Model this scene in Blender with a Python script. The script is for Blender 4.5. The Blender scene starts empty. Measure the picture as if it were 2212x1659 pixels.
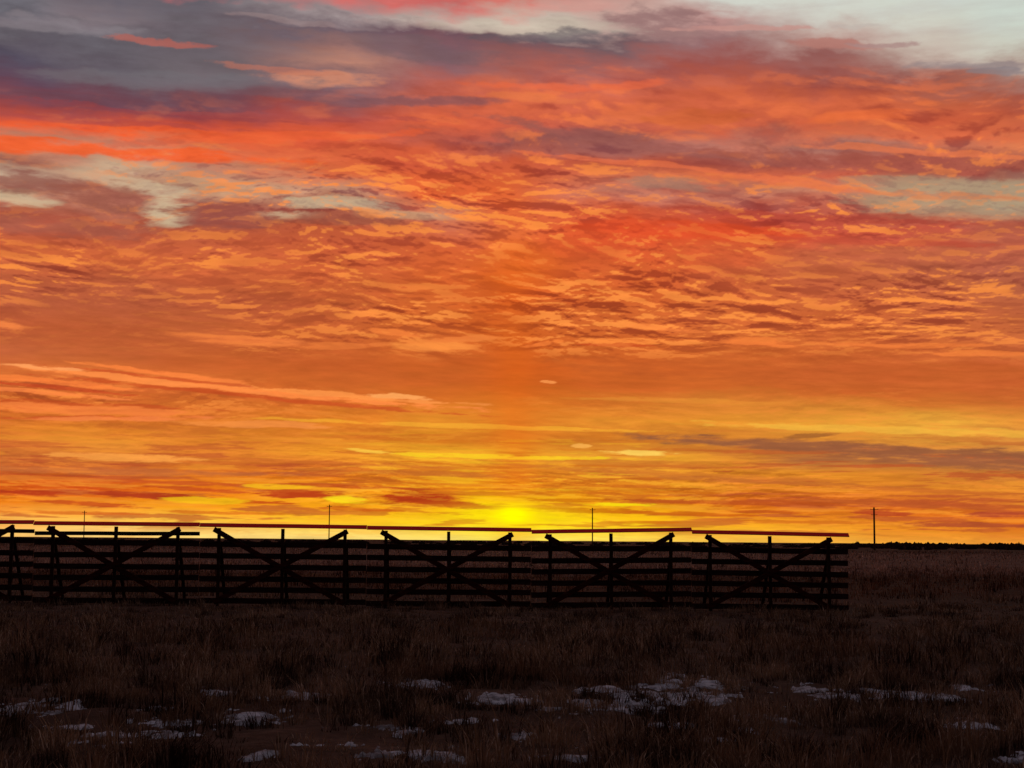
import bpy, math, random
import numpy as np
from mathutils import Vector, Matrix

random.seed(7)
scene = bpy.context.scene
col = scene.collection

# ------------------------------------------------------------------ camera
F = 3404.0; PW, PH = 2212.0, 1659.0
CAMZ = 1.75
P = math.atan((1167 - PH/2)/F); ROLL = 0.45; R = math.radians(ROLL)
fwd = Vector((0, math.cos(P), math.sin(P)))
r0 = Vector((1, 0, 0)); u0 = Vector((0, -math.sin(P), math.cos(P)))
right = r0*math.cos(R) + u0*math.sin(R)
up = u0*math.cos(R) - r0*math.sin(R)
cam_d = bpy.data.cameras.new("camera")
cam = bpy.data.objects.new("camera", cam_d); col.objects.link(cam)
m = Matrix((right, up, -fwd)).transposed().to_4x4()
m.translation = Vector((0, 0, CAMZ))
cam.matrix_world = m
cam_d.sensor_width = 36; cam_d.lens = 36*F/PW
cam_d.clip_start = 0.1; cam_d.clip_end = 40000
scene.camera = cam

def pdir(x, y):
    return (right*((x-PW/2)/F) - up*((y-PH/2)/F) + fwd).normalized()
def azel(x, y):
    d = pdir(x, y)
    return math.degrees(math.atan2(d.x, d.y)), math.degrees(math.asin(d.z))
def at_depth(x, y, D):
    d = pdir(x, y); k = D/d.y
    return Vector((d.x*k, D, CAMZ + d.z*k))
def on_ground(x, y):
    d = pdir(x, y); k = -CAMZ/d.z
    return d.x*k, d.y*k
def lin(c):
    out = []
    for v in c:
        v /= 255.0
        out.append(v/12.92 if v <= 0.04045 else ((v+0.055)/1.055)**2.4)
    return out

# ------------------------------------------------------------------ numpy noise
_pr = np.random.default_rng(5)
PERM = np.concatenate([_pr.permutation(1024)]*2)
_ang = _pr.uniform(0, 2*np.pi, 1024); GX, GY = np.cos(_ang), np.sin(_ang)
def perlin(x, y, seed=0):
    x = x+seed*37.17; y = y+seed*11.73
    x0 = np.floor(x); y0 = np.floor(y); fx = x-x0; fy = y-y0
    xi = x0.astype(np.int64) & 1023; yi = y0.astype(np.int64) & 1023
    xj = (xi+1) & 1023; yj = (yi+1) & 1023
    def gr(i, j, dx, dy):
        h = PERM[PERM[i]+j]; return GX[h]*dx+GY[h]*dy
    u = fx*fx*fx*(fx*(fx*6-15)+10); v = fy*fy*fy*(fy*(fy*6-15)+10)
    a = gr(xi, yi, fx, fy); b_ = gr(xj, yi, fx-1, fy); c_ = gr(xi, yj, fx, fy-1); d = gr(xj, yj, fx-1, fy-1)
    return (a+(b_-a)*u)*(1-v)+(c_+(d-c_)*u)*v
def pf(x, y, seed=0, o=5, rough=0.52):
    s = 0; A = 1.0; f = 1.0; tt = 0
    for i in range(o):
        s = s+A*perlin(x*f, y*f, seed+i*3); tt += A*A; A *= rough; f *= 2.03
    return s/math.sqrt(tt)*1.6          # roughly -1..1, std ~0.4
def sst(v, a, b_):
    q = np.clip((v-a)/(b_-a), 0, 1); return q*q*(3-2*q)
def fbm(x, y, seed=0, o=4):
    x = np.asarray(x, float); y = np.asarray(y, float)
    return np.clip(pf(x, y, seed, o)*0.45+0.5, 0, 1)

# ------------------------------------------------------------------ sky dome
ROWS = [0,45,90,140,190,230,270,300,325,355,390,425,460,500,540,590,640,690,740,790,830,870,910,950,985,1015,1045,1075,1105,1135,1165]
GRID = {
0: "195,85,75 105,88,95 112,110,118 95,88,96 85,77,92 98,70,86 130,70,78 175,75,65 235,95,55 190,125,100 155,95,80 205,185,155 175,110,90 170,85,65 190,93,65 212,103,60 192,96,60 182,90,58 187,90,52 197,99,57 212,108,50 198,94,45 208,103,40 216,118,42 224,127,48 202,105,48 218,110,35 215,90,25 240,130,25 255,175,70 255,200,110",
220:"190,85,80 98,92,102 125,112,118 100,94,102 97,88,97 108,74,85 125,68,78 185,78,65 240,95,50 205,130,100 200,165,135 160,95,78 190,120,95 172,85,65 190,92,62 210,103,58 190,94,58 185,92,58 187,90,50 195,97,50 216,110,50 202,97,45 213,108,42 224,128,42 232,142,50 198,103,46 220,107,35 212,82,25 240,138,30 255,185,70 255,210,120",
450:"195,95,95 102,96,104 106,97,104 104,94,101 112,101,106 112,75,84 130,67,75 195,80,62 235,95,52 215,110,75 190,135,110 200,155,120 165,90,75 168,85,62 193,93,60 210,102,58 194,95,55 188,91,55 194,96,52 196,95,45 212,106,48 203,99,42 213,112,42 222,130,40 228,131,45 203,104,40 225,120,30 232,120,20 250,160,25 255,195,60 255,215,120",
700:"205,110,105 160,145,145 112,92,100 180,125,108 125,98,105 140,78,80 180,80,70 215,90,60 210,90,58 225,105,65 215,105,65 200,145,115 165,90,70 188,90,58 200,92,55 210,100,55 200,96,50 197,95,50 202,98,47 200,95,42 205,100,42 214,108,42 225,128,40 214,119,38 241,152,42 212,110,38 235,128,28 248,170,30 250,160,22 255,200,40 255,220,120",
930:"205,105,100 190,170,160 115,85,95 135,95,100 190,100,85 200,95,70 215,95,62 190,90,70 215,95,60 210,90,58 225,100,55 220,95,50 200,130,100 215,110,75 217,99,52 214,98,45 210,100,45 207,101,45 208,103,46 201,95,38 202,96,38 212,110,38 227,138,42 210,118,34 246,172,42 216,121,34 232,139,28 232,126,24 250,180,18 255,210,30 255,225,110",
1110:"210,120,110 200,185,170 120,85,90 160,95,88 205,100,75 220,105,70 205,95,70 150,85,80 175,90,75 205,90,60 215,95,55 225,100,52 225,105,58 226,110,60 222,101,42 222,101,36 215,96,38 208,96,38 207,95,36 206,93,32 203,95,32 215,113,36 225,129,40 210,115,32 243,172,42 223,130,34 237,148,24 250,190,15 255,225,8 255,230,20 255,235,90",
1330:"200,150,140 190,160,150 115,90,95 190,100,85 215,105,75 200,95,70 180,88,72 150,90,85 165,95,85 185,85,62 210,110,75 190,115,95 210,95,62 225,85,45 222,90,48 215,98,48 210,98,46 211,102,46 208,101,43 204,96,38 202,97,38 215,117,42 227,139,45 205,118,38 236,156,50 213,124,42 234,141,30 238,145,24 252,185,18 255,210,25 255,220,90",
1560:"205,205,195 185,140,135 150,110,110 160,85,78 200,95,68 210,100,65 200,95,68 185,115,100 165,90,78 170,82,68 220,110,70 185,110,90 185,75,60 220,85,48 211,93,52 204,96,55 210,103,52 213,106,52 207,102,47 202,97,40 203,99,40 220,129,48 226,142,45 195,115,45 207,125,45 219,134,35 213,122,30 211,101,25 240,142,25 252,180,35 252,200,80",
1800:"206,210,200 205,203,192 190,160,150 150,95,90 160,80,68 215,105,68 205,95,62 205,105,72 175,115,100 165,85,72 200,95,70 200,128,100 190,80,62 205,85,58 202,102,66 196,98,60 203,100,57 207,102,52 205,101,48 199,95,45 202,100,42 218,130,48 234,161,55 207,127,50 172,103,57 222,135,40 226,131,35 211,98,30 230,128,30 245,160,40 250,185,70",
2010:"204,210,202 206,208,196 203,196,183 197,180,167 150,92,84 190,95,65 205,95,62 215,105,68 195,110,85 165,85,72 170,85,70 175,145,115 180,130,100 195,85,65 192,98,66 186,97,66 197,101,60 202,102,57 208,106,53 199,95,45 199,97,42 208,116,45 238,170,60 217,141,55 163,99,59 205,124,45 226,135,40 214,106,35 220,110,28 235,140,35 245,170,60",
2212:"200,208,200 200,208,198 200,206,195 200,200,186 168,132,120 165,90,75 175,85,65 210,105,68 225,125,80 190,105,80 165,85,70 168,148,122 165,150,122 175,90,70 192,98,70 182,96,70 188,100,66 196,101,60 206,106,57 200,96,48 201,97,45 203,106,45 228,146,55 218,142,60 163,99,59 197,117,50 226,136,45 216,116,40 216,102,28 225,125,35 240,155,55",
}
# x, y, rx, ry, tilt(deg, + sinks toward the right), rgb, strength
FEAT = [
(30,425,80,13,0,(212,188,152),.85),(290,398,140,15,8,(208,182,148),.8),(370,455,60,28,0,(210,186,150),.9),
(620,464,90,10,0,(205,175,138),.85),(730,440,140,10,0,(205,182,146),.8),(890,464,120,12,0,(208,165,125),.6),(180,375,120,8,3,(200,158,128),.55),
(2080,432,240,36,3,(178,150,120),.75),(1430,402,110,11,4,(165,125,105),.6),(1900,395,100,10,4,(178,140,112),.55),(2050,470,160,6,3,(200,140,105),.5),(2020,425,180,5,4,(205,120,85),.5),
(490,465,100,26,0,(155,82,70),.95),(740,474,130,15,0,(160,85,65),.85),(60,390,120,22,3,(152,92,80),.85),
(230,425,100,30,5,(158,92,76),.85),(100,487,220,18,0,(168,92,74),.7),(250,470,50,10,0,(185,110,88),.6),
(1420,50,120,22,6,(155,118,116),.9),(1600,62,170,6,2,(200,148,138),.7),(1820,98,95,12,4,(180,122,112),.9),
(1920,95,75,7,0,(168,134,130),.8),(2090,142,130,9,5,(150,138,138),.75),(2160,155,60,7,0,(142,130,132),.75),(1870,55,70,4,0,(190,180,172),.5),
(1230,18,110,9,0,(210,150,140),.6),(1150,60,220,14,0,(205,190,172),.75),
(150,62,150,14,0,(138,128,134),.7),(350,92,110,6,0,(182,98,85),.7),(640,52,150,6,3,(165,140,138),.4),
(690,172,130,13,-2,(235,150,110),.6),(600,150,110,7,4,(200,120,95),.5),(350,170,300,16,-2,(116,110,116),.6),(150,215,260,12,0,(96,76,90),.4),
(780,215,280,10,0,(118,86,94),.6),(600,250,340,8,-1,(170,75,70),.55),(200,262,260,6,0,(165,72,72),.5),(1200,80,160,11,-3,(98,90,98),.7),
(900,110,200,20,4,(116,94,100),.6),(300,238,300,5,1,(150,66,70),.5),
(190,322,430,11,0,(248,98,45),.9),(620,300,260,8,-5,(238,98,55),.65),
(1250,180,220,9,-2,(234,107,70),.7),(1150,210,110,9,0,(235,125,75),.6),(1880,250,140,11,-3,(240,115,62),.7),
(1500,255,100,16,0,(215,105,52),.5),(1400,310,350,12,8,(158,92,84),.75),(1800,350,350,14,7,(165,86,72),.75),
(1720,400,170,9,8,(238,120,74),.75),(1350,352,250,6,6,(235,115,72),.6),(2000,330,250,7,6,(240,125,75),.6),(1500,500,260,16,3,(226,80,42),.65),(1800,470,320,9,4,(185,76,58),.75),(1900,520,260,7,3,(200,80,58),.55),
(1800,800,520,24,1,(198,94,42),.5),
(560,858,440,5,3.5,(205,80,36),.75),(560,846,440,7,3.5,(255,140,66),1.),(720,852,260,5,3,(255,150,72),.9),(880,858,85,4.5,2,(255,165,88),1.),(350,806,150,6,5,(252,132,62),.95),(300,822,270,5,4,(255,142,70),.9),(330,815,240,3,4,(208,82,40),.75),
(110,828,230,6,3,(252,130,60),.9),(110,840,200,3,3,(205,78,38),.8),(110,852,170,4,2,(252,135,66),.9),(190,875,260,4,0,(202,84,38),.8),(190,887,260,8,0,(248,130,62),.85),(180,902,170,3.5,-2,(206,84,38),.8),(260,904,180,4,-2,(250,135,68),.8),(90,793,85,4,2,(255,158,90),.95),(0,702,55,8,0,(242,132,68),.9),
(530,735,130,10,2,(240,127,62),.9),(740,748,100,6,-2,(230,120,56),.85),(950,748,85,11,-4,(254,147,66),.95),(1000,735,70,5,-4,(242,130,60),.8),
(860,722,60,6,6,(242,127,58),.85),(1335,738,78,6,1,(255,142,62),1.),(1335,746,70,3,1,(205,75,35),.7),(1160,745,34,5,-8,(249,130,56),.9),
(1208,738,13,4,0,(247,130,56),.9),(1186,826,17,3.5,0,(255,155,80),.9),(1640,740,90,7,4,(244,127,58),.9),(1430,708,80,5,6,(248,132,62),.85),(1950,745,180,5,2,(246,130,60),.7),(2100,765,120,4,2,(246,130,60),.7),
(1000,920,400,4.5,1,(250,172,50),.75),(560,916,160,6,0,(247,145,66),.85),(1900,928,380,7,2,(248,186,66),.7),(1500,868,220,5,1,(232,145,52),.55),
(1850,968,420,12,2.5,(156,94,60),.95),(2130,1000,280,12,2.5,(162,96,62),.85),(1740,942,50,4,-3,(160,95,45),.8),(1300,1000,300,5,1,(210,122,42),.65),
(1060,986,220,5,0,(255,208,38),.9),(800,975,45,3.5,5,(255,200,70),.9),(1380,978,80,5,1,(255,208,92),.95),(1250,964,22,4,0,(255,180,80),.9),
(270,988,130,7,1,(255,162,70),.9),(200,1015,350,8,0,(195,104,54),.75),(1500,1025,380,6,2,(210,120,42),.8),(900,1022,260,5,1,(204,112,40),.8),(700,1000,240,4,1,(210,110,42),.65),
(1100,1050,240,4,0,(222,124,30),.7),(760,1052,150,4,1,(196,78,30),.8),(300,1040,250,4,1,(202,84,35),.8),(1650,1040,260,5,2,(196,108,44),.7),(80,1035,160,4,0,(235,130,45),.6),
(910,1080,95,13,2,(185,58,22),1.),(990,1092,60,6,3,(190,68,22),.9),(640,1068,95,8,0,(188,66,24),1.),(560,1085,70,4,0,(195,72,24),.9),(330,1072,120,6,3,(180,62,28),1.),(60,1066,90,6,1,(186,62,26),1.),(180,1088,120,4,2,(202,82,30),.9),(450,1058,120,4,2,(198,78,30),.85),
(1280,1103,130,5,0,(200,100,10),.9),(1230,1082,90,3.5,0,(212,116,15),.85),(1900,1108,55,7,0,(186,72,35),.95),(2150,1112,90,5,-2,(180,74,42),.95),
(2120,1135,180,4.5,0,(180,80,44),.9),(1560,1086,210,5,0,(192,86,30),.95),(1480,1110,150,4,1,(206,98,20),.85),(1900,1086,230,4.5,2,(192,92,38),.9),(1700,1128,160,4,0,(208,106,28),.75),(2000,1060,220,4,2,(202,104,42),.7),(1400,1062,160,3.5,1,(210,112,25),.7),(150,1108,160,3.5,0,(216,98,30),.7),(2050,1090,160,4,1,(190,86,40),.8),
(1650,1105,90,4,1,(190,80,28),.8),(1400,1128,90,3,0,(215,110,15),.7),(780,1100,90,3.5,1,(205,85,20),.75),(500,1108,110,3.5,0,(210,92,25),.65),
(740,1078,45,7,0,(255,225,30),.9),(600,1052,70,4,0,(255,190,30),.85),(460,1082,90,6,0,(255,200,25),.75),(1330,1090,65,4,0,(255,230,15),.85),
]
def sky_axis():
    a_ = np.arange(-19.2, 19.21, 0.034)
    o1 = -np.concatenate([np.arange(19.6, 40, 0.6), np.arange(40, 180.01, 4)])[::-1]
    o1[0] = -180.0
    return np.concatenate([o1, a_, -o1[::-1]])
AZ1 = sky_axis()
EL1 = np.concatenate([[-6, -1.5, -0.5, -0.2], np.arange(-0.06, 19.9, 0.027), np.arange(20.2, 45, 0.6), np.linspace(46, 89.9, 20)])
AZ, EL = np.meshgrid(AZ1, EL1)
def sky_color(AZ, EL):
    elp = np.maximum(EL, 0.0)
    eff = np.maximum(elp+math.tan(R)*np.clip(AZ, -25, 25), 0.0)       # cloud layers dip very slightly
    shear = np.clip(AZ+7, 0, 40)*(0.01+0.075*sst(elp, 1, 12))
    b = np.log(eff+shear+3.0)
    B = 36*np.log(eff+shear+6.0)
    dw1 = pf(AZ*0.10, B*0.24, 1, 5, .5); dw2 = pf(AZ*0.16, b*5.0, 2, 2)
    lw1 = pf(AZ*0.10, B*0.12, 12, 2); lw2 = pf(AZ*0.16, B*0.14, 13, 2)
    df = pf(AZ*0.34+lw2*0.3, B*0.62+lw1*0.3, 3, 6, .56)
    d2 = pf(AZ*0.75+lw2*0.3, B*1.75+lw1*0.4, 7, 5, .60)
    elw = eff+(0.022*eff+0.05)*(dw1+0.65*df+0.35*d2)
    azw = AZ+dw2*1.2
    rows = np.array([azel(PW/2, y)[1] for y in ROWS])[::-1]
    xs_ = sorted(GRID); cols_ = np.array([azel(x, 600)[0] for x in xs_])
    C = np.array([[lin(tuple(int(q) for q in s.split(","))) for s in GRID[x].split()] for x in xs_])[:, ::-1, :]
    ci = np.clip(np.interp(azw, cols_, np.arange(len(cols_))), 0, len(cols_)-1.001); i0 = ci.astype(int); fx = ci-i0
    ri = np.clip(np.interp(elw, rows, np.arange(len(rows))), 0, len(rows)-1.001); j0 = ri.astype(int); fy = ri-j0
    fx = fx*fx*(3-2*fx)
    fx = fx[..., None]; fy = fy[..., None]
    c = (C[i0, j0]*(1-fx)+C[i0+1, j0]*fx)*(1-fy)+(C[i0, j0+1]*(1-fx)+C[i0+1, j0+1]*fx)*fy
    k = math.degrees(1/F)
    def G2(x, y, sx, sy):
        A, E = azel(x, y)
        return np.exp(-((AZ-A)/(sx*k))**2-((elp-E)/(sy*k))**2)
    w = 0.18+0.95*G2(300, 590, 520, 60)+1.0*G2(1000, 630, 480, 85)+1.1*G2(1750, 670, 600, 85)
    w += 0.7*G2(1500, 240, 750, 90)+0.75*G2(1000, 400, 700, 90)+0.6*G2(1600, 480, 700, 70)
    w += 0.6*G2(200, 845, 330, 50)+0.5*G2(1100, 1050, 2000, 50)+0.5*G2(2000, 320, 400, 60)+0.35*G2(750, 740, 400, 25)
    w -= 0.9*G2(2250, 0, 800, 130)+0.35*G2(1200, 810, 1500, 40)+0.2*G2(400, 690, 500, 25)+0.30*G2(350, 120, 650, 130)
    w = np.clip(w, 0, 1)
    ax = (AZ+lw2*0.7)*0.40; by = B*0.66+lw1*0.7
    def ripple(sx, sy, seed, sh, o=5):
        n_a = pf(ax*sx, by*sy, seed, o, .52); n_b = pf(ax*sx, by*sy+sh, seed, o, .52)
        return 0.55*n_a+0.9*(n_a-n_b)
    r1 = ripple(1, 1, 4, 0.26); r2 = ripple(2.1, 1.9, 9, 0.26); r3 = ripple(4.2, 3.2, 27, 0.26, 3)
    patch = 0.35+0.65*sst(pf(AZ*0.14, B*0.13, 15, 3), -0.35, 0.25)
    w = w*patch
    r = r1*0.65+r2*0.5+r3*0.22
    soft = sst(elp, 11.5, 16)                     # broader, gentler undulations higher up
    rs = ripple(0.62, 0.85, 21, 0.30)*0.8+r*0.45
    r = r*(1-soft)+rs*soft
    hi = (sst(r, 0.14-0.08*soft, 0.42+0.30*soft)*w)[..., None]; lo = (sst(-r, 0.10-0.04*soft, 0.46+0.25*soft)*w)[..., None]
    q = sst(elp, 2, 6)[..., None]; qs = sst(np.abs(AZ), 2.5, 9)[..., None]
    low = np.array(lin((255, 188, 42)))*(1-qs)+np.array(lin((248, 142, 50)))*qs
    mid = np.array(lin((253, 146, 66)))*(1-soft[..., None])+np.array(lin((243, 122, 70)))*soft[..., None]
    hic = low*(1-q)+mid*q
    dark = 1-np.array([0.60, 0.46, 0.64])
    def rippled(c, s):
        c = c*(1-1.0*s*hi)+hic*1.0*s*hi
        return c*(1-1.0*s*lo*dark)
    c = rippled(c, 0.85)
    # thin layered bars low over the horizon
    bw = (1-sst(elp, 2.6, 4.6))*sst(elp, 0.15, 0.5)
    bn = pf((AZ+lw2)*0.22, eff*3.8+lw1*0.25, 41, 5, .58)
    bd = (sst(bn, 0.14, 0.42)*bw*0.72)[..., None]; bl = (sst(-bn, 0.24, 0.5)*bw*0.42)[..., None]
    dk = np.array(lin((204, 106, 26)))*(1-qs)+np.array(lin((184, 80, 42)))*qs
    c = c*(1-bd)+dk*bd; c = c*(1-bl)+(np.array(lin((255, 200, 38)))*(1-qs)+np.array(lin((248, 158, 48)))*qs)*bl
    calm = np.clip(1-1.1*G2(2250, 0, 800, 120), 0.15, 1)
    rag = (0.75*d2+0.40*df)
    aw = AZ+lw2*0.25+0.08*df; ew = elp+(0.008*elp+0.010)*(dw1+df)
    for (x, y, fx_, fy_, tilt, rgb, st) in FEAT:
        A, E = azel(x, y); th = math.radians(-tilt-ROLL)
        dx = aw-A; dy = ew-E
        u = (dx*math.cos(th)+dy*math.sin(th))/(fx_*k*1.05); v = (-dx*math.sin(th)+dy*math.cos(th))/(fy_*k*1.15)
        if fy_ < 9: f = sst(-(u*u+v*v+rag*1.1), -1.30, -0.40)*st
        else: f = sst(-(u*u+v*v+rag), -1.45, -0.15)*st
        f = f[..., None]; c = c*(1-f)+np.array(lin(rgb))*f
    c = rippled(c, 0.38)
    c = c*(1+((0.07*df+0.09*d2)*calm)[..., None])
    SA, SE = azel(1110, 1112)
    def glow(gx, gy, p): return (np.exp(-((AZ-SA)/gx)**2-((EL-SE)/gy)**2)*p*(1-0.35*np.clip(bn, 0, 1)))[..., None]
    for gx, gy, p, cc in ((3.0, 0.45, .22, (1., .62, .02)), (0.8, 10, .30, (.88, .15, .008)), (2.0, .27, .60, (1.0, .82, .0)), (.62, .36, 1.2, (1.15, 1.02, .0))):
        f = np.minimum(glow(gx, gy, p), 1); c = c*(1-f)+np.array(cc)*f
    dyd = np.cos(np.radians(AZ))*np.cos(np.radians(EL))
    s = sst(dyd, -0.95, 0.25)[..., None]
    amb = np.array([.026, .021, .025])*(1-s)+np.array([.205, .160, .172])*s
    amb = amb*(1+0.25*df[..., None])
    f = sst(EL, 20.5, 38)[..., None]; c = c*(1-f)+amb*f
    f = sst(np.abs(AZ), 28, 75)[..., None]; c = c*(1-f)+amb*f
    return np.clip(c, 0, 2)
SC = sky_color(AZ, EL)
RAD = 14000.0
ra, re_ = np.radians(AZ), np.radians(EL)
SV = np.stack([np.sin(ra)*np.cos(re_)*RAD, np.cos(ra)*np.cos(re_)*RAD, np.sin(re_)*RAD+CAMZ], -1).reshape(-1, 3)
ny_, nx_ = AZ.shape
idx = np.arange(nx_*ny_).reshape(ny_, nx_)
fc = np.stack([idx[:-1, :-1], idx[1:, :-1], idx[1:, 1:], idx[:-1, 1:]], -1).reshape(-1, 4)
me = bpy.data.meshes.new("sky"); me.vertices.add(len(SV)); me.vertices.foreach_set("co", SV.ravel())
me.loops.add(fc.size); me.loops.foreach_set("vertex_index", fc.ravel())
me.polygons.add(len(fc)); me.polygons.foreach_set("loop_start", np.arange(len(fc))*4)
me.update(calc_edges=True)
at = me.attributes.new("cloud_colour", 'FLOAT_COLOR', 'POINT')
at.data.foreach_set("color", np.concatenate([SC.reshape(-1, 3), np.ones((len(SV), 1))], 1).astype(np.float32).ravel())
sky = bpy.data.objects.new("sky", me); col.objects.link(sky)
sky["kind"] = "structure"; sky["label"] = "fiery orange sunrise sky with layered clouds"; sky["category"] = "sky"
sky.visible_shadow = False

# ------------------------------------------------------------------ node helper
class G:
    def __init__(s, nt): s.nt = nt
    def put(s, sock, v):
        if v is None: return
        if hasattr(v, "is_output"): s.nt.links.new(v, sock)
        else: sock.default_value = v
    def M(s, op, a, b=None, c=None):
        n = s.nt.nodes.new("ShaderNodeMath"); n.operation = op
        s.put(n.inputs[0], a); s.put(n.inputs[1], b); s.put(n.inputs[2], c)
        return n.outputs[0]
    def MR(s, v, a, b, c=0.0, d=1.0, smooth=True):
        n = s.nt.nodes.new("ShaderNodeMapRange")
        n.interpolation_type = 'SMOOTHSTEP' if smooth else 'LINEAR'
        for i, q in enumerate((v, a, b, c, d)): s.put(n.inputs[i], q)
        return n.outputs[0]
    def mixc(s, f, a, b, mode='MIX'):
        n = s.nt.nodes.new("ShaderNodeMix"); n.data_type = 'RGBA'; n.blend_type = mode
        s.put(n.inputs[0], f); s.put(n.inputs[6], a); s.put(n.inputs[7], b)
        return n.outputs[2]
    def noise(s, vec, scale=1.0, detail=5.0, rough=0.55, dist=0.0):
        n = s.nt.nodes.new("ShaderNodeTexNoise")
        s.put(n.inputs["Vector"], vec); n.inputs["Scale"].default_value = scale
        n.inputs["Detail"].default_value = detail; n.inputs["Roughness"].default_value = rough
        n.inputs["Distortion"].default_value = dist
        return n.outputs["Fac"]
def new_mat(name):
    mt = bpy.data.materials.new(name); mt.use_nodes = True
    n = mt.node_tree; n.nodes.clear(); return mt, G(n)
def finish(gg, surf):
    o = gg.nt.nodes.new("ShaderNodeOutputMaterial"); gg.nt.links.new(surf, o.inputs[0])
def pos(gg):
    return gg.nt.nodes.new("ShaderNodeNewGeometry").outputs["Position"]
def scaled(gg, vec, s):
    mp = gg.nt.nodes.new("ShaderNodeMapping"); gg.put(mp.inputs[0], vec); mp.inputs[3].default_value = s
    return mp.outputs[0]
def principled(gg, color, rough=0.9, bump=None, bstr=0.3, bdist=0.02):
    p = gg.nt.nodes.new("ShaderNodeBsdfPrincipled")
    gg.put(p.inputs["Base Color"], color); p.inputs["Roughness"].default_value = rough
    p.inputs["Specular IOR Level"].default_value = 0.05
    if bump is not None:
        bn = gg.nt.nodes.new("ShaderNodeBump"); bn.inputs["Strength"].default_value = bstr
        bn.inputs["Distance"].default_value = bdist
        gg.put(bn.inputs["Height"], bump); gg.nt.links.new(bn.outputs[0], p.inputs["Normal"])
    return p.outputs[0]

mat_sky, gg = new_mat("glowing_cloud_layer")
an = gg.nt.nodes.new("ShaderNodeAttribute"); an.attribute_name = "cloud_colour"
wisp = gg.noise(scaled(gg, pos(gg), (0.0012, 0.0012, 0.010)), 1.0, 6, 0.6)
cc = gg.mixc(gg.MR(wisp, 0.3, 0.7), gg.mixc(1.0, an.outputs["Color"], (0.96, 0.93, 0.94, 1), 'MULTIPLY'), gg.mixc(1.0, an.outputs["Color"], (1.04, 1.06, 1.05, 1), 'MULTIPLY'))
em = gg.nt.nodes.new("ShaderNodeEmission"); gg.put(em.inputs[0], cc); em.inputs[1].default_value = 1.0
finish(gg, em.outputs[0]); mat_sky.cycles.emission_sampling = 'NONE'
me.materials.append(mat_sky)

world = bpy.data.worlds.new("World"); scene.world = world; world.use_nodes = True
nt = world.node_tree; nt.nodes.clear(); g = G(nt)
nis = nt.nodes.new("ShaderNodeTexSky"); nis.sky_type = 'NISHITA'; nis.sun_disc = False
nis.sun_elevation = math.radians(1.0); nis.sun_rotation = 0.0
bg = nt.nodes.new("ShaderNodeBackground"); g.put(bg.inputs[0], nis.outputs[0]); bg.inputs[1].default_value = 0.01
wo = nt.nodes.new("ShaderNodeOutputWorld"); nt.links.new(bg.outputs[0], wo.inputs[0])
sun_d = bpy.data.lights.new("sun", 'SUN'); sun_d.energy = 0.10; sun_d.angle = math.radians(0.5); sun_d.color = (1.0, 0.42, 0.12)
sun = bpy.data.objects.new("sun", sun_d); col.objects.link(sun); sun.rotation_euler = (math.radians(-89.0), 0, 0)

# ------------------------------------------------------------------ materials
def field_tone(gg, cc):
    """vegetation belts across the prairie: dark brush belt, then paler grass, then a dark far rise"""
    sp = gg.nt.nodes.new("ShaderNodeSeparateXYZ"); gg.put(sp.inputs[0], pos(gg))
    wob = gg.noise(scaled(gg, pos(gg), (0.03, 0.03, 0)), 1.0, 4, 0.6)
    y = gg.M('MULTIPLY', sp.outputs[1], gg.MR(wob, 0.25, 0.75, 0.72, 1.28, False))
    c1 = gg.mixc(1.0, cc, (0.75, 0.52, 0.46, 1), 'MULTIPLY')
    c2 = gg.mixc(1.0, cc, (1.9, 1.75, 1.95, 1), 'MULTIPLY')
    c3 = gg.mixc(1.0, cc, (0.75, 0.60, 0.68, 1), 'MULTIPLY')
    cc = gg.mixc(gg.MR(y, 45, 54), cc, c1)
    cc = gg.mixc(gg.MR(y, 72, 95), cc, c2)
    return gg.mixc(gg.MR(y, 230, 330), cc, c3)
mat_ground, gg = new_mat("prairie_soil")
pp = pos(gg)
n1 = gg.noise(pp, 0.35, 6, 0.6); n3 = gg.noise(pp, 6.0, 6, 0.7)
n4 = gg.noise(scaled(gg, pp, (0.25, 0.06, 1)), 1.0, 6, 0.7)
cc = gg.mixc(gg.MR(n1, 0.35, 0.65), (0.055, 0.030, 0.022, 1), (0.11, 0.064, 0.049, 1))
cc = gg.mixc(gg.MR(n4, 0.42, 0.60, 0.0, 0.6), cc, (0.034, 0.017, 0.014, 1))
cc = gg.mixc(gg.MR(n3, 0.40, 0.6, 0.0, 0.6), cc, (0.028, 0.015, 0.011, 1))
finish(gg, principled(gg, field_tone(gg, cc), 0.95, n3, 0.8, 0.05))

mat_grass, gg = new_mat("dry_prairie_grass")
pp = pos(gg)
n1 = gg.noise(pp, 1.0, 4, 0.65); n2 = gg.noise(scaled(gg, pp, (25, 25, 2)), 1.0, 3, 0.6)
n5 = gg.noise(scaled(gg, pp, (1, 1, 0)), 0.28, 3, 0.5)
cc = gg.mixc(gg.MR(n1, 0.42, 0.58), (0.032, 0.016, 0.011, 1), (0.31, 0.185, 0.115, 1))
cc = gg.mixc(gg.MR(n2, 0.53, 0.68), cc, gg.mixc(gg.MR(n1, 0.38, 0.55), (0.15, 0.09, 0.07, 1), (0.66, 0.50, 0.40, 1)))
cc = gg.mixc(gg.MR(n5, 0.38, 0.58), gg.mixc(1.0, cc, (0.62, 0.55, 0.52, 1), 'MULTIPLY'), cc)
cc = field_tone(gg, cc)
dfn = gg.nt.nodes.new("ShaderNodeBsdfDiffuse"); gg.put(dfn.inputs[0], cc)
trn = gg.nt.nodes.new("ShaderNodeBsdfTranslucent"); gg.put(trn.inputs[0], cc)
mx = gg.nt.nodes.new("ShaderNodeMixShader"); mx.inputs[0].default_value = 0.13
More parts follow.
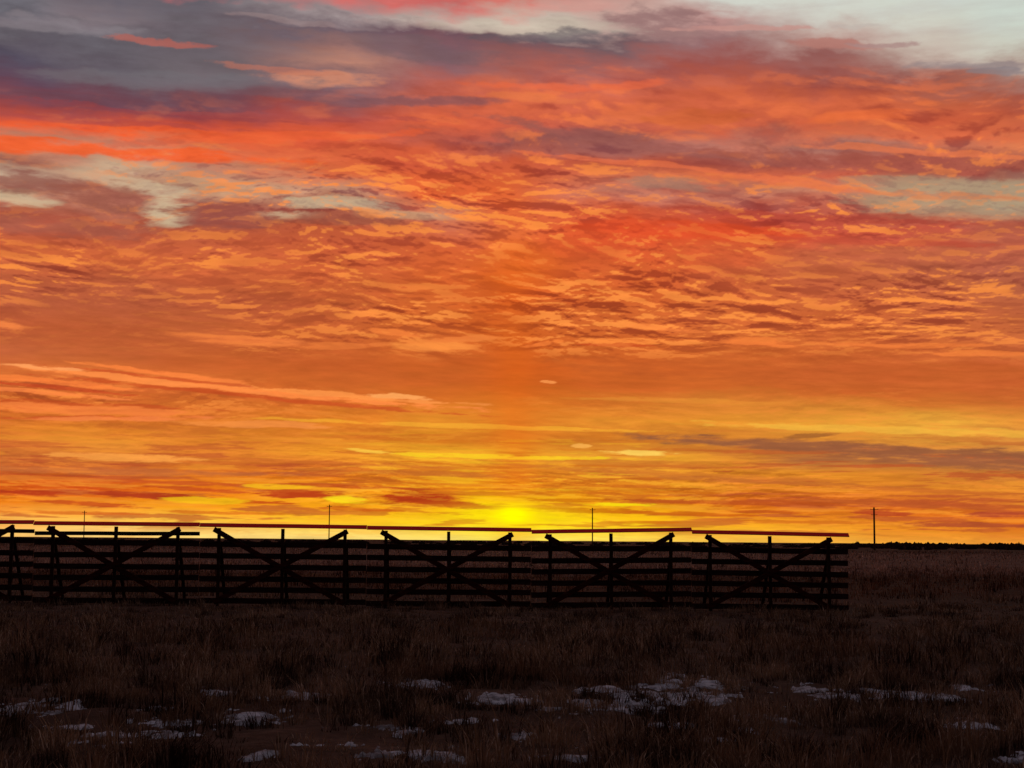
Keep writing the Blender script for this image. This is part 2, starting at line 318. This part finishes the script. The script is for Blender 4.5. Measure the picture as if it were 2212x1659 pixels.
gg.nt.links.new(dfn.outputs[0], mx.inputs[1]); gg.nt.links.new(trn.outputs[0], mx.inputs[2])
finish(gg, mx.outputs[0])

mat_snow, gg = new_mat("old_snow")
pp = pos(gg); n1 = gg.noise(pp, 3.0, 7, 0.75)
finish(gg, principled(gg, gg.mixc(gg.MR(n1, 0.38, 0.62), (0.10, 0.095, 0.11, 1), (0.43, 0.455, 0.55, 1)), 0.8, n1, 0.4, 0.02))

def wood(name, c1, c2):
    mt, gg = new_mat(name)
    t_ = gg.nt.nodes.new("ShaderNodeTexCoord").outputs["Object"]
    n1 = gg.noise(scaled(gg, t_, (1.2, 14, 14)), 1.0, 6, 0.65)
    cc = gg.mixc(gg.MR(n1, 0.35, 0.65), (*c1, 1), (*c2, 1))
    finish(gg, principled(gg, cc, 0.85, n1, 0.4, 0.01)); return mt
mat_board = wood("weathered_fence_board", (0.022, 0.009, 0.008), (0.05, 0.02, 0.018))
mat_post = wood("dark_fence_post", (0.022, 0.007, 0.006), (0.045, 0.014, 0.011))
mat_brace = wood("reddish_fence_brace", (0.028, 0.006, 0.005), (0.07, 0.012, 0.009))  # brace colour reddened to carry the same glow seen along the fence top
mat_rail = wood("red_glow_top_rail", (0.88, 0.022, 0.030), (0.97, 0.045, 0.045))  # red glow of the low sun painted into the rail's base colour
mat_pole = wood("creosoted_pole_wood", (0.05, 0.025, 0.016), (0.10, 0.055, 0.035))
mat_shrub, gg = new_mat("bare_shrub")
n1 = gg.noise(pos(gg), 1.5, 4, 0.6)
finish(gg, principled(gg, gg.mixc(n1, (0.03, 0.014, 0.012, 1), (0.08, 0.040, 0.032, 1)), 0.95))

def gz(x, y):
    x = np.asarray(x, float); y = np.asarray(y, float)
    r = np.hypot(x, y)
    z = (fbm(x*0.9, y*0.9, 3)-0.5)*0.10*np.clip(1.2-r/120, 0, 1)
    z = z + 0.08*np.clip((-x)/14, 0, 1)*np.exp(-((y-41)/14)**2)
    far = np.clip((r-300)/900, 0, 1)
    z = z + far*(fbm(x/420, y/260, 9, 4)-0.60)*4.0*np.clip(r/1500, 0, 1.0)
    return z

def mesh_obj(name, verts, faces, mat, parent=None, smooth=False):
    me = bpy.data.meshes.new(name); me.from_pydata(verts, [], faces); me.update()
    me.materials.append(mat)
    ob = bpy.data.objects.new(name, me); col.objects.link(ob)
    if parent: ob.parent = parent
    if smooth: me.polygons.foreach_set("use_smooth", [True]*len(me.polygons))
    return ob

# ground sheet
def axis(step, near, far, n):
    a_ = np.arange(0, near, step); gq = near*(far/near)**(np.arange(0, n)/(n-1.0))
    p_ = np.concatenate([a_, gq]); return np.concatenate([-p_[:0:-1], p_])
xs = axis(0.35, 28, 9500, 60); ysp = np.concatenate([-(12*(9500/12)**(np.arange(30)/29.0))[::-1], np.arange(-10, 60, 0.35), 60*(9500/60)**(np.arange(80)/79.0)])
X, Y = np.meshgrid(xs, ysp); Z = gz(X, Y)
nx, ny = len(xs), len(ysp)
idx = np.arange(nx*ny).reshape(ny, nx)
fc = np.stack([idx[:-1, :-1], idx[:-1, 1:], idx[1:, 1:], idx[1:, :-1]], -1).reshape(-1, 4)
ground = mesh_obj("ground", np.stack([X.ravel(), Y.ravel(), Z.ravel()], 1).tolist(), fc.tolist(), mat_ground, smooth=True)
ground["kind"] = "structure"; ground["label"] = "flat brown winter prairie ground running to the horizon"; ground["category"] = "ground"

# ------------------------------------------------------------------ snow: thin crust whose edge follows the relief
SN = [(80,1532,95,18),(45,1542,40,8),(620,1506,50,10),(690,1504,42,9),(340,1528,38,8),(365,1560,95,12),(555,1556,90,18),(270,1588,90,12),(380,1586,60,9),
(870,1576,70,10),(1110,1586,46,8),(1310,1498,70,12),(1400,1503,140,18),(1350,1528,120,14),(1480,1508,140,16),(1525,1478,85,10),(1460,1462,36,10),(1280,1522,60,13),(1440,1485,90,9),
(1755,1490,60,9),(1800,1503,80,9),(1890,1498,120,12),(1930,1508,80,10),(2020,1512,95,11),(2085,1486,44,9),(940,1634,120,13),(820,1636,70,9),(700,1612,75,8),
(1610,1586,40,6),(1545,1602,65,7),(1085,1510,100,9),(900,1480,90,8),(2195,1640,50,10),(1000,1560,60,6),(1640,1548,60,6),(560,1630,60,6),(150,1570,60,7),(1240,1640,70,7),(1450,1570,60,6),(1700,1560,60,6),(480,1500,50,6),(2100,1570,80,7),(230,1610,70,8),(1180,1530,60,7)]
ELL = []
for (x, y, w, h) in SN:
    cx, cy = on_ground(x, y); d = math.hypot(cx, cy)
    ELL.append((cx, cy, w/2*d/F*1.45, max(0.20, h/2*d*d/(F*CAMZ)*1.6)))
def snow_field(x, y):
    mk = np.zeros_like(x)
    for (cx, cy, rx, ry) in ELL:
        mk = np.maximum(mk, np.exp(-(((x-cx)/rx)**2+((y-cy)/ry)**2)*0.50))
    n = pf(x*4.2, y*1.6, 31, 6, .78)
    return mk*1.05+0.95*n-0.64-0.36*(1-mk)
gx = np.arange(-9.5, 9.5, 0.028); gy = np.arange(11.2, 22.5, 0.045)
SX, SY = np.meshgrid(gx, gy); SF = snow_field(SX, SY)
SZ = gz(SX, SY)+np.clip(SF*0.06, -0.04, 0.020)+0.008*pf(SX*5, SY*5, 33, 3)
msk = SF > -0.12
fm = msk[:-1, :-1] | msk[1:, :-1] | msk[:-1, 1:] | msk[1:, 1:]
idx = np.arange(SX.size).reshape(SX.shape)
fc = np.stack([idx[:-1, :-1], idx[:-1, 1:], idx[1:, 1:], idx[1:, :-1]], -1)[fm]
used, inv = np.unique(fc, return_inverse=True)
SVV = np.stack([SX.ravel(), SY.ravel(), SZ.ravel()], 1)[used]
snow = mesh_obj("snow", SVV.tolist(), inv.reshape(-1, 4).tolist(), mat_snow, smooth=True)
snow["kind"] = "stuff"; snow["label"] = "thin leftover snow patches among the dry grass"; snow["category"] = "snow"

# ------------------------------------------------------------------ grass
def tufts(n, y0, y1, spread, nb, hmin, hmax, wid, seed, rad, snowcut=True):
    r = np.random.default_rng(seed)
    yy = np.sqrt(r.uniform(y0**2, y1**2, n)); xx = r.uniform(-1, 1, n)*(yy*spread+2.0)
    dens = fbm(xx*0.6, yy*0.6, 21, 3)
    keep = r.uniform(0, 1, n) < np.clip((dens-0.28)*2.8, 0.18, 1)
    xx, yy, dens = xx[keep], yy[keep], dens[keep]
    hs = (hmin+(hmax-hmin)*r.random(len(xx))**1.6)*(0.45+1.7*np.clip((dens-0.3)*2, 0, 1))
    hs = hs*(1-0.5*np.clip((yy-28)/6, 0, 1)*np.clip((48-yy)/4, 0, 1))
    if snowcut:
        s0 = snow_field(xx, yy); s1 = snow_field(xx, yy+0.4); s2 = snow_field(xx, yy+0.8)
        hs = np.where(np.maximum(s1, s2) > 0.02, np.minimum(hs, 0.10+0.07*r.random(len(xx))), hs)
        hs = np.where((s0 > 0.0) & (r.random(len(xx)) < 0.72), 0, hs)
    k = hs > 0; xx, yy, hs = xx[k], yy[k], hs[k]
    N = len(xx)
    X0 = np.repeat(xx, nb); Y0 = np.repeat(yy, nb); H = np.repeat(hs, nb)*r.uniform(0.45, 1.1, N*nb)
    th = r.uniform(0, 2*np.pi, N*nb); lean = r.uniform(0.05, 0.75, N*nb)*H; rr = rad*np.sqrt(r.random(N*nb))
    bx = X0+np.cos(th)*rr; by = Y0+np.sin(th)*rr; bz = gz(bx, by)-0.01
    wx = -np.sin(th+r.normal(0, .8, N*nb)); wy = np.cos(th+r.normal(0, .8, N*nb))
    W = wid*r.uniform(0.6, 1.3, N*nb)
    lx, ly = np.cos(th)*lean, np.sin(th)*lean
    p = np.empty((N*nb, 5, 3))
    for i, (f, s, lf) in enumerate([(0, 1, 0), (0, -1, 0), (.55, -.75, .3), (.55, .75, .3), (1, 0, 1)]):
        p[:, i, 0] = bx+wx*W*s*.5+lx*lf; p[:, i, 1] = by+wy*W*s*.5+ly*lf; p[:, i, 2] = bz+H*f*(1-0.12*lf)
    return p.reshape(-1, 3)
def grass_obj(name, arrs):
    V = np.concatenate(arrs); nb_ = len(V)//5
    me = bpy.data.meshes.new(name); me.vertices.add(len(V)); me.vertices.foreach_set("co", V.ravel())
    base = np.arange(nb_)*5
    loops = np.stack([base, base+1, base+2, base+3, base+3, base+2, base+4], 1).ravel()
    me.loops.add(len(loops)); me.loops.foreach_set("vertex_index", loops)
    me.polygons.add(nb_*2)
    ls = np.stack([np.arange(nb_)*7, np.arange(nb_)*7+4], 1).ravel()
    me.polygons.foreach_set("loop_start", ls)
    me.update(calc_edges=True); me.materials.append(mat_grass)
    ob = bpy.data.objects.new(name, me); col.objects.link(ob); return ob
arr = [tufts(6800, 9, 21, 0.36, 18, 0.07, 0.28, 0.009, 1, 0.10),
       tufts(10000, 20, 44, 0.36, 12, 0.09, 0.36, 0.015, 2, 0.15),
       tufts(9000, 43, 110, 0.36, 8, 0.12, 0.38, 0.028, 3, 0.30, False),
       tufts(7000, 105, 330, 0.36, 6, 0.15, 0.5, 0.07, 6, 0.7, False),
       tufts(1300, 10, 26, 0.36, 6, 0.22, 0.44, 0.010, 4, 0.05)]
grass = grass_obj("grass", arr)
grass["kind"] = "stuff"; grass["label"] = "dry brown prairie grass tufts on dark ground"; grass["category"] = "grass"

# ------------------------------------------------------------------ fence
def beam(vs, fs, p1, p2, width, thick, nrm=Vector((0, 1, 0)), jit=0.0):
    p1, p2 = Vector(p1), Vector(p2); d = (p2-p1).normalized(); n = nrm - d*nrm.dot(d); n.normalize(); s = d.cross(n)
    o = len(vs); c_ = 0.006
    prof = [(-width/2+c_, -thick/2), (width/2-c_, -thick/2), (width/2, -thick/2+c_), (width/2, thick/2-c_), (width/2-c_, thick/2), (-width/2+c_, thick/2), (-width/2, thick/2-c_), (-width/2, -thick/2+c_)]
    segs = 5
    for i in range(segs+1):
        q = p1.lerp(p2, i/segs); off = s*random.uniform(-jit, jit)
        for (a_, b_) in prof: vs.append(tuple(q+s*a_+n*b_+off))
    for i in range(segs):
        for j in range(8):
            k = (j+1) % 8; fs.append((o+i*8+j, o+i*8+k, o+(i+1)*8+k, o+(i+1)*8+j))
    fs.append(tuple(o+j for j in range(7, -1, -1))); fs.append(tuple(o+segs*8+j for j in range(8)))
def part(name, beams, mat, parent, label=None):
    vs, fs = [], []
    for bb in beams: beam(vs, fs, *bb)
    o = mesh_obj(name, vs, fs, mat, parent)
    if label: o["label"] = label
    return o
Y_AX = Vector((0, 1, 0)); TILT = Vector((0, 1, -1.35)).normalized()  # TILT tips the rail face skyward so its painted glow shows brighter
def fence_depth(px): return 40.1 + 0.9*px/1832.0
PAN = [(-282,74,1123,1124,1),(74,432,1126,1129,1),(432,793,1130,1135,0),(793,1148,1136,1141,0),(1148,1494,1145,1140,0),(1494,1833,1145,1152,0)]
for (xa, xb, ya, yb, extra) in PAN:
    Da, Db = fence_depth(xa), fence_depth(xb)
    pa, pb = at_depth(xa, ya, Da), at_depth(xb, yb, Db)
    mid = (pa+pb)/2; W = (Vector((pb.x, pb.y, 0))-Vector((pa.x, pa.y, 0))).length
    e = bpy.data.objects.new("snow_fence_panel", None); col.objects.link(e); e.empty_display_size = 0.3
    zb = float(gz(mid.x, mid.y))
    e.location = (mid.x, mid.y, zb)
    e.rotation_euler = (0, 0, math.atan2(pb.y-pa.y, pb.x-pa.x))
    za, zc = pa.z-zb, pb.z-zb
    h = W/2-0.003
    def top(fr): return za+(zc-za)*fr
    def X_(fr): return -h+W*fr
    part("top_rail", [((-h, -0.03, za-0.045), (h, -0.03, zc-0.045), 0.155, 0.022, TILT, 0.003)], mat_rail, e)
    zs = [0.10, 0.385, 0.67, 0.955, 1.24, 1.54] + ([1.79] if extra else [])
    bl = []
    for z in zs:
        j1, j2 = random.uniform(-.018, .018), random.uniform(-.018, .018)
        tl = (zc-za)*0.6
        bl.append(((-h+random.uniform(0, .006), 0.072, z-tl/2+j1), (h-random.uniform(0, .006), 0.072, z+tl/2+j2),
                   (0.140 if z < 1.7 else 0.10), 0.028, Y_AX, 0.004))
    part("slats", bl, mat_board, e)
    for fr in (0.115, 0.495, 0.868):
        part("post", [((X_(fr)+random.uniform(-.02, .02), 0, -0.08), (X_(fr), 0, top(fr)-0.115), 0.085, 0.08, Y_AX, 0.003)], mat_post, e)
        part("rear_prop", [((X_(fr)+0.03, 0.13, 1.50), (X_(fr)+0.03, 1.25, -0.03), 0.085, 0.05, Vector((0, 0, 1)), 0.0)], mat_post, e)
    part("diagonal_brace", [((X_(0.085), -0.068, top(.085)-0.15), (X_(0.865), -0.068, 0.08), 0.13, 0.04, Y_AX, 0.004)], mat_brace, e)
    part("diagonal_brace", [((X_(0.885), -0.112, top(.885)-0.16), (X_(0.095), -0.112, 0.08), 0.13, 0.04, Y_AX, 0.004)], mat_brace, e)
    e["label"] = ("weathered wooden snow fence panel with extra board under top rail" if extra
                  else "weathered wooden snow fence panel with crossed braces on dry grass")
    e["category"] = "fence"; e["group"] = "snow fence panels in a row"

# ------------------------------------------------------------------ utility poles
def cyl(vs, fs, p1, p2, r1, r2, n=10):
    p1, p2 = Vector(p1), Vector(p2); d = (p2-p1).normalized(); a_ = d.orthogonal().normalized(); b_ = d.cross(a_); o = len(vs)
    for (p_, r_) in ((p1, r1), (p2, r2)):
        for i in range(n):
            th = 2*math.pi*i/n; vs.append(tuple(p_+a_*r_*math.cos(th)+b_*r_*math.sin(th)))
    for i in range(n):
        k = (i+1) % n; fs.append((o+i, o+k, o+n+k, o+n+i))
    fs.append(tuple(o+i for i in range(n-1, -1, -1))); fs.append(tuple(o+n+i for i in range(n)))
for (x, yt, D, arms, rr) in [(183, 1103, 445, 1, .11), (712, 1090, 422, 1, .12), (1280, 1097, 400, 1, .13), (1888, 1096, 378, 2, .20)]:
    q = at_depth(x, yt, D); z0 = float(gz(q.x, q.y)); hgt = q.z-z0
    e = bpy.data.objects.new("utility_pole", None); col.objects.link(e); e.location = (q.x, q.y, z0)
    vs, fs = [], []; cyl(vs, fs, (0, 0, -0.3), (random.uniform(-.05, .05), 0, hgt), rr*1.25, rr); mesh_obj("pole_shaft", vs, fs, mat_pole, e)
    for k in range(arms):
        zz = hgt-0.5-k*1.3; wd = (0.95 if k == 0 else 0.7) if arms == 2 else 0.7
        part("crossarm", [((-wd, -rr*1.3-0.05, zz), (wd, -rr*1.3-0.05, zz), 0.10, 0.09)], mat_pole, e)
        for s in (-0.9, 0.9):
            vs, fs = [], []; cyl(vs, fs, (s*wd, -rr*1.3-0.05, zz+0.05), (s*wd, -rr*1.3-0.05, zz+0.2), 0.05, 0.035)
            mesh_obj("insulator", vs, fs, mat_pole, e)
    e["label"] = ("thick wooden utility pole with two crossarms on the far prairie" if arms == 2 else "slim wooden utility pole with crossarm on the far prairie")
    e["category"] = "utility pole"; e["group"] = "utility poles along the far line"

# ------------------------------------------------------------------ far brush
vs, fs = [], []
def bush(cx, cy, w, h):
    z0 = float(gz(cx, cy))
    for k in range(26):
        a_ = random.uniform(0, 6.28); rr = random.random()**.5
        px, py = cx+math.cos(a_)*rr*w/2, cy+math.sin(a_)*rr*w/2
        ht = h*(1-0.6*rr*rr)*random.uniform(.55, 1.05); s = w*0.10*random.uniform(.6, 1.4)
        an = random.uniform(0, 3.14); dx, dy = math.cos(an)*s, math.sin(an)*s; o = len(vs)
        lx = random.uniform(-.3, .3)*s
        vs.extend([(px-dx, py-dy, z0), (px+dx, py+dy, z0), (px+dx*1.6+lx, py+dy*1.6, z0+ht*.6), (px+lx, py, z0+ht), (px-dx*1.5+lx, py-dy*1.5, z0+ht*.7)])
        fs.append((o, o+1, o+2, o+3, o+4))
for k in range(260):
    D = random.uniform(420, 1100); x = random.uniform(-150, 2400)
    big = 1.2 if x > 1830 else 0.9
    q = at_depth(x, 1167, D); bush(q.x, q.y, random.uniform(3, 9)*big, random.uniform(1.2, 2.1)*big)
for k in range(40):
    x = random.choice([random.gauss(2020, 60), random.gauss(1930, 30), random.gauss(2180, 30)])
    q = at_depth(x, 1167, random.uniform(500, 800)); bush(q.x, q.y, random.uniform(4, 10), random.uniform(2.0, 3.0))
br = mesh_obj("far_brush", vs, fs, mat_shrub)
br["kind"] = "stuff"; br["label"] = "low bare brush scattered along the horizon"; br["category"] = "brush"

scene.view_settings.view_transform = 'Standard'; scene.view_settings.look = 'None'
scene.view_settings.exposure = 0; scene.view_settings.gamma = 1
